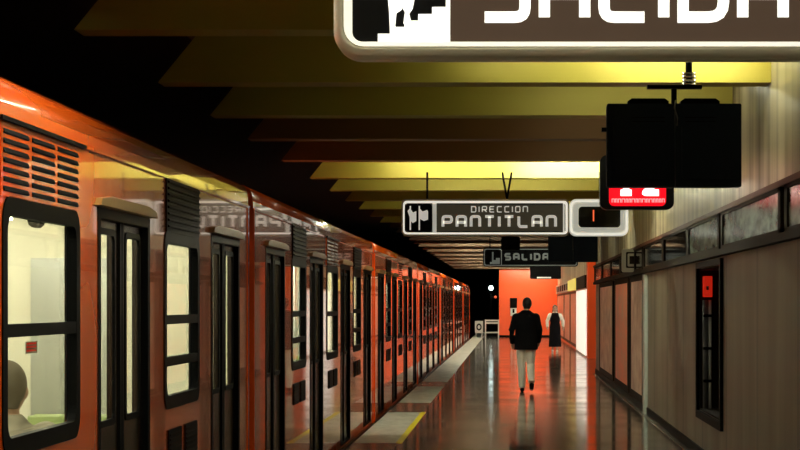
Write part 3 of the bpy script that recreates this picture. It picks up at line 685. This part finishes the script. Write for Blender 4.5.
    # doors
    for d in doors:
        c = S0+d
        MB().ring([(c-.70, .0), (c+.70, .0), (c+.70, 2.10), (c-.70, 2.10)], [(c-.635, .012), (c+.635, .012), (c+.635, 2.05), (c-.635, 2.05)], 0, SX-.03, SX+.004).build('door_surround', 'black', t)
        MB().prism([(c-.78, 2.105), (c+.78, 2.105), (c+.74, 2.14), (c+.5, 2.158), (c-.5, 2.158), (c-.74, 2.14)], 0, SX, SX+.034).build('door_hood', 'brass', t, bevel=.003)
        for s in (-1, 1):
            ya, yb = (c-.64, c-.008) if s < 0 else (c+.008, c+.64)
            wa, wb = (c-.54, c-.15) if s < 0 else (c+.15, c+.54)
            dr = MB().ring([(ya, .015), (yb, .015), (yb, 2.055), (ya, 2.055)], [(wa, 1.06), (wb, 1.06), (wb, 1.99), (wa, 1.99)], 0, SX-.065, SX-.028).build('door', 'door', t)
            MB().ring(rrect(wa-.02, wb+.02, 1.04, 2.01, .05), rrect(wa+.012, wb-.012, 1.072, 1.978, .035), 0, SX-.035, SX-.022).build('door_gasket', 'black', dr)
            MB().box(SX-.048, SX-.042, wa, wb, 1.06, 1.99).build('door_glass', 'glass', dr)
            yy = c+s*.03; MB().box(SX-.028, SX-.016, yy-.022, yy+.022, .02, 2.05).build('door_edge_rubber', 'black', dr)
    return t
M['cove'] = mat('backlit advert cove', (.9, .9, .85), .5, emit=.9, ecol=(1, 1, .92))
M['far_pane'] = mat('far window pane', (.35, .34, .26), .2)
carA = make_car()
cars = [(0, 'second orange metro car from the viewer, brown with reflections of the ceiling beams'), (-1, 'nearest orange metro car with large louvres and a seated passenger in its window'),
        (1, 'third orange metro car from the viewer'), (2, 'fourth orange metro car, before the brightly lit stretch'), (3, 'fifth orange metro car, first of the brightly lit ones'),
        (4, 'sixth orange metro car, last but one of the train'), (5, 'farthest orange metro car at the tunnel mouth')]
for k, lb in cars:
    o = carA if k == 0 else copy_tree(carA)
    o.location.y = S0+BODY/2+k*TL; o['label'] = lb

# ------------------------------------------------------------------ people
def remesh(mb, name, m, parent, vox, smooth=3):
    o = mb.build(name, m, parent)
    md = o.modifiers.new('r', 'REMESH'); md.mode = 'VOXEL'; md.voxel_size = vox
    ms = o.modifiers.new('s', 'SMOOTH'); ms.factor = .5; ms.iterations = smooth
    dg = bpy.context.evaluated_depsgraph_get(); dg.update()
    me = bpy.data.meshes.new_from_object(o.evaluated_get(dg)); o.modifiers.clear(); old = o.data; o.data = me
    for p in me.polygons: p.use_smooth = True
    if not me.materials: me.materials.append(M[m])
    return o
def V(*a): return Vector(a)
def person(loc, fwd, label, J, cl, hair, vox=.009, group=None, face=False, hscale=1.0):
    """J: joints in person space (x right of the person, y forward, z up)"""
    f = Vector((fwd[0], fwd[1], 0)).normalized(); r = Vector((f.y, -f.x, 0)); O = Vector(loc)
    W = lambda p: O+r*p[0]+f*p[1]+Vector((0, 0, p[2]))
    R = (r, f)
    t = thing('person', loc, label, 'person', group)
    Jw = {k: W(p) for k, p in J.items()}
    b = MB()
    pe, ch, nk, hd = Jw['pelvis'], Jw['chest'], Jw['neck'], Jw['head']
    def torso(mb, g, lowz=0):
        mb.loft([(pe+V(0,0,-.10), .13+g, .10+g), (pe, .165+g, .12+g), (pe.lerp(ch, .4), .14+g, .105+g), (ch, .165+g, .12+g), (ch.lerp(nk, .55), .17+g, .105+g), (ch.lerp(nk, .85), .11+g, .08+g), (nk, .055+g*.4, .055+g*.4)], R=R)
    torso(b, 0)
    b.tube([nk+V(0,0,-.05), nk.lerp(hd, .6)], [.062, .052], 14)
    h = hscale
    b.ball(hd, (.078*h, .095*h, .115*h) if abs(f.y) > .5 else (.095*h, .078*h, .115*h), 20)
    b.ball(hd+f*.055+V(0,0,-.06), (.045, .045, .05), 14)                        # jaw
    b.ball(hd+f*.10+V(0,0,-.02), (.014, .02, .026), 10)                         # nose
    for s in (-1, 1): b.ball(hd+r*s*.078*h+V(0,0,-.01), (.014, .022, .032), 10)  # ears
    for s, S in ((-1, 'l'), (1, 'r')):
        sh, el, wr = Jw['sh'+S], Jw['el'+S], Jw['wr'+S]
        b.tube([sh, sh.lerp(el, .5), el, el.lerp(wr, .4), wr], [.055, .047, .038, .038, .026], 12); b.ball(sh, .062)
        dirn = (wr-el).normalized(); palm = wr+dirn*.05
        b.tube([wr, wr+dirn*.03, wr+dirn*.085], [.024, .034, .032], 10)
        side = dirn.cross(r); side = f if abs(dirn.dot(f)) < .8 else Vector((0, 0, 1))
        for k in range(4):                                                      # fingers, unequal and bent inward
            base = wr+dirn*.08+side*((k-1.5)*.019); ln = (.062, .075, .07, .052)[k]
            b.tube([base, base+dirn*ln*.5, base+dirn*ln*.85-r*s*ln*.35], [.0095, .009, .0075], 8)
        tb = wr+dirn*.03+side*.03; b.tube([tb, tb+side*.022+dirn*.03, tb+side*.025+dirn*.062-r*s*.01], [.012, .0105, .009], 8)
        hp, kn, an = Jw['hp'+S], Jw['kn'+S], Jw['an'+S]
        b.tube([hp, hp.lerp(kn, .5), kn, kn.lerp(an, .35), an], [.088, .074, .054, .053, .036], 14); b.ball(hp, .09)
        b.tube([an, an+f*.05+V(0,0,-.04), Jw['to'+S]], [.036, .036, .025], 10)
    body = remesh(b, 'body', 'skin', t, vox, 2)
    hb = MB()
    hb.ball(hd-f*.018+V(0,0,.022), (.088*h, .10*h, .112*h) if abs(f.y) > .5 else (.10*h, .088*h, .112*h), 20)
    if hair[1] == 'long': hb.loft([(hd-f*.05+V(0,0,-.24), .07, .03), (hd-f*.05+V(0,0,-.1), .095, .055), (hd-f*.03+V(0,0,.02), .088, .075)], R=R)
    else: hb.loft([(hd-f*.055+V(0,0,-.085), .06, .035), (hd-f*.045, .08, .055)], R=R)
    ho = remesh(hb, 'hair', hair[0], t, vox, 2)
    if face:
        for s in (-1, 1): MB().ball(hd+f*.088+r*s*.03+V(0,0,.005), .012, 10).build('eye', 'eye', t, smooth=True)
        MB().ball(hd+f*.098+V(0,0,-.062), (.022, .008, .007), 10).build('mouth', 'lip', t, smooth=True)
    for part, m, kw in cl:
        c = MB()
        if part in ('jacket', 'coat', 'blouse'):
            g = kw.get('g', .025); hem = kw.get('hem', .12)
            c.loft([(pe+V(0,0,-hem), .185+g, .13+g), (pe+V(0,0,.05), .175+g, .125+g), (pe.lerp(ch, .5), .165+g, .118+g), (ch, .185+g, .13+g), (ch.lerp(nk, .5), .195+g, .115+g), (ch.lerp(nk, .78), .15+g, .09+g), (ch.lerp(nk, .92), .09+g, .065+g), (nk+V(0,0,.025), .07, .07)], R=R)
            for s, S in ((-1, 'l'), (1, 'r')):
                sh, el, wr = Jw['sh'+S], Jw['el'+S], Jw['wr'+S]
                c.tube([sh, sh.lerp(el, .5), el, el.lerp(wr, .5), wr], [.078, .068, .060, .056, .046], 14); c.ball(sh+V(0,0,-.012), .078)
        if part == 'trousers':
            c.loft([(pe+V(0,0,-.13), .15, .115), (pe, .18, .135), (pe+V(0,0,.08), .165, .125)], R=R)
            for S in 'lr':
                hp, kn, an = Jw['hp'+S], Jw['kn'+S], Jw['an'+S]
                c.tube([hp, hp.lerp(kn, .5), kn, kn.lerp(an, .5), an+V(0,0,.0)], [.10, .09, .076, .072, .062], 14); c.ball(hp, .10)
        if part == 'dress':
            c.loft([(pe+V(0,0,-kw['len']), .22, .15), (pe+V(0,0,-.35), .20, .14), (pe, .19, .14), (pe.lerp(ch, .5), .16, .12), (ch, .185, .14), (ch.lerp(nk, .6), .165, .125), (ch.lerp(nk, .9), .11, .09)], R=R)
        if part == 'shoes':
            for S in 'lr':
                an, to = Jw['an'+S], Jw['to'+S]; d = (to-an); d.z = 0
                dn = f
                c2 = MB(); c2.tube([an-dn*.05+V(0,0,-.045), an+dn*.03+V(0,0,-.045), to+dn*.03+V(0,0,.0)], [.042, .045, .034], 12)
                remesh(c2, 'shoe', m, t, vox, 1)
            continue
        remesh(c, part, m, t, vox, 3)
    return t
# the walking man, seen from behind
D = 38.4
walk = dict(pelvis=(0, 0, .95), chest=(0, .03, 1.27), neck=(.0, .06, 1.50), head=(.02, .10, 1.635),
    shl=(-.18, .04, 1.405), shr=(.18, .04, 1.405), ell=(-.27, -.07, 1.15), elr=(.25, -.02, 1.15), wrl=(-.255, .05, .91), wrr=(.23, .12, .93),
    hpl=(-.09, 0, .90), hpr=(.09, 0, .90), knl=(-.085, .05, .50), knr=(.085, .03, .50), anl=(-.07, .10, .085), anr=(.10, -.30, .19),
    tol=(-.075, .24, .03), tor=(.105, -.20, .055))
person((PX(526, D), D, 0), (0, 1), 'person in black jacket and light grey trousers walking away down the platform', walk,
    [('trousers', 'trousers', {}), ('jacket', 'jacket', {'g': .035, 'hem': .16}), ('shoes', 'black', {})], ('hair_black', 'short'))
# the woman coming this way
D = 70.4
k = .905
wm = {a: (b_[0]*k, b_[1]*k, b_[2]*k) for a, b_ in walk.items()}
wm.update(ell=(-.27, .02, 1.06), elr=(.27, .02, 1.06), wrl=(-.27, .16, .86), wrr=(.26, .14, .86), anr=(.08, -.10, .09), tor=(.085, .03, .03), knr=(.08, .04, .46), head=(.0, .06, 1.485), neck=(0, .03, 1.36))
person((PX(555, D), D, 0), (0, -1), 'person in long black dress over white sleeves walking towards the viewer', wm,
    [('blouse', 'blouse', {'g': -.005, 'hem': .02}), ('dress', 'dress', {'len': .68}), ('shoes', 'blouse', {})], ('hair_brown', 'long'), vox=.01, face=True)
# the seated passenger in the nearest car
sit = dict(pelvis=(0, 0, .58), chest=(0, -.02, .90), neck=(0, .01, 1.12), head=(0, .05, 1.255),
    shl=(-.18, 0, 1.05), shr=(.18, 0, 1.05), ell=(-.23, .03, .78), elr=(.23, .03, .78), wrl=(-.12, .24, .72), wrr=(.12, .24, .72),
    hpl=(-.09, .02, .56), hpr=(.09, .02, .56), knl=(-.11, .42, .54), knr=(.11, .42, .54), anl=(-.11, .44, .10), anr=(.11, .44, .10), tol=(-.11, .58, .04), tor=(.11, .58, .04))
person((-2.26, 9.24, .0), (0, 1), 'seated passenger in grey coat seen through the nearest train window', sit,
    [('coat', 'grey_cloth', {'g': .02, 'hem': .08}), ('trousers', 'jacket', {}), ('shoes', 'black', {})], ('hair_grey', 'short'), vox=.009)
# small red notice inside the near car
st_ = MB().box(-1.992, -1.990, 8.47, 8.68, 1.435, 1.485).build('sticker', 'white_paint')
for z in (1.443, 1.458, 1.472): MB().box(-1.990, -1.989, 8.49, 8.66, z, z+.008).build('red_line', 'extinguisher', st_)
tag(st_, 'small red and white notice stuck inside the nearest train window', 'sticker')
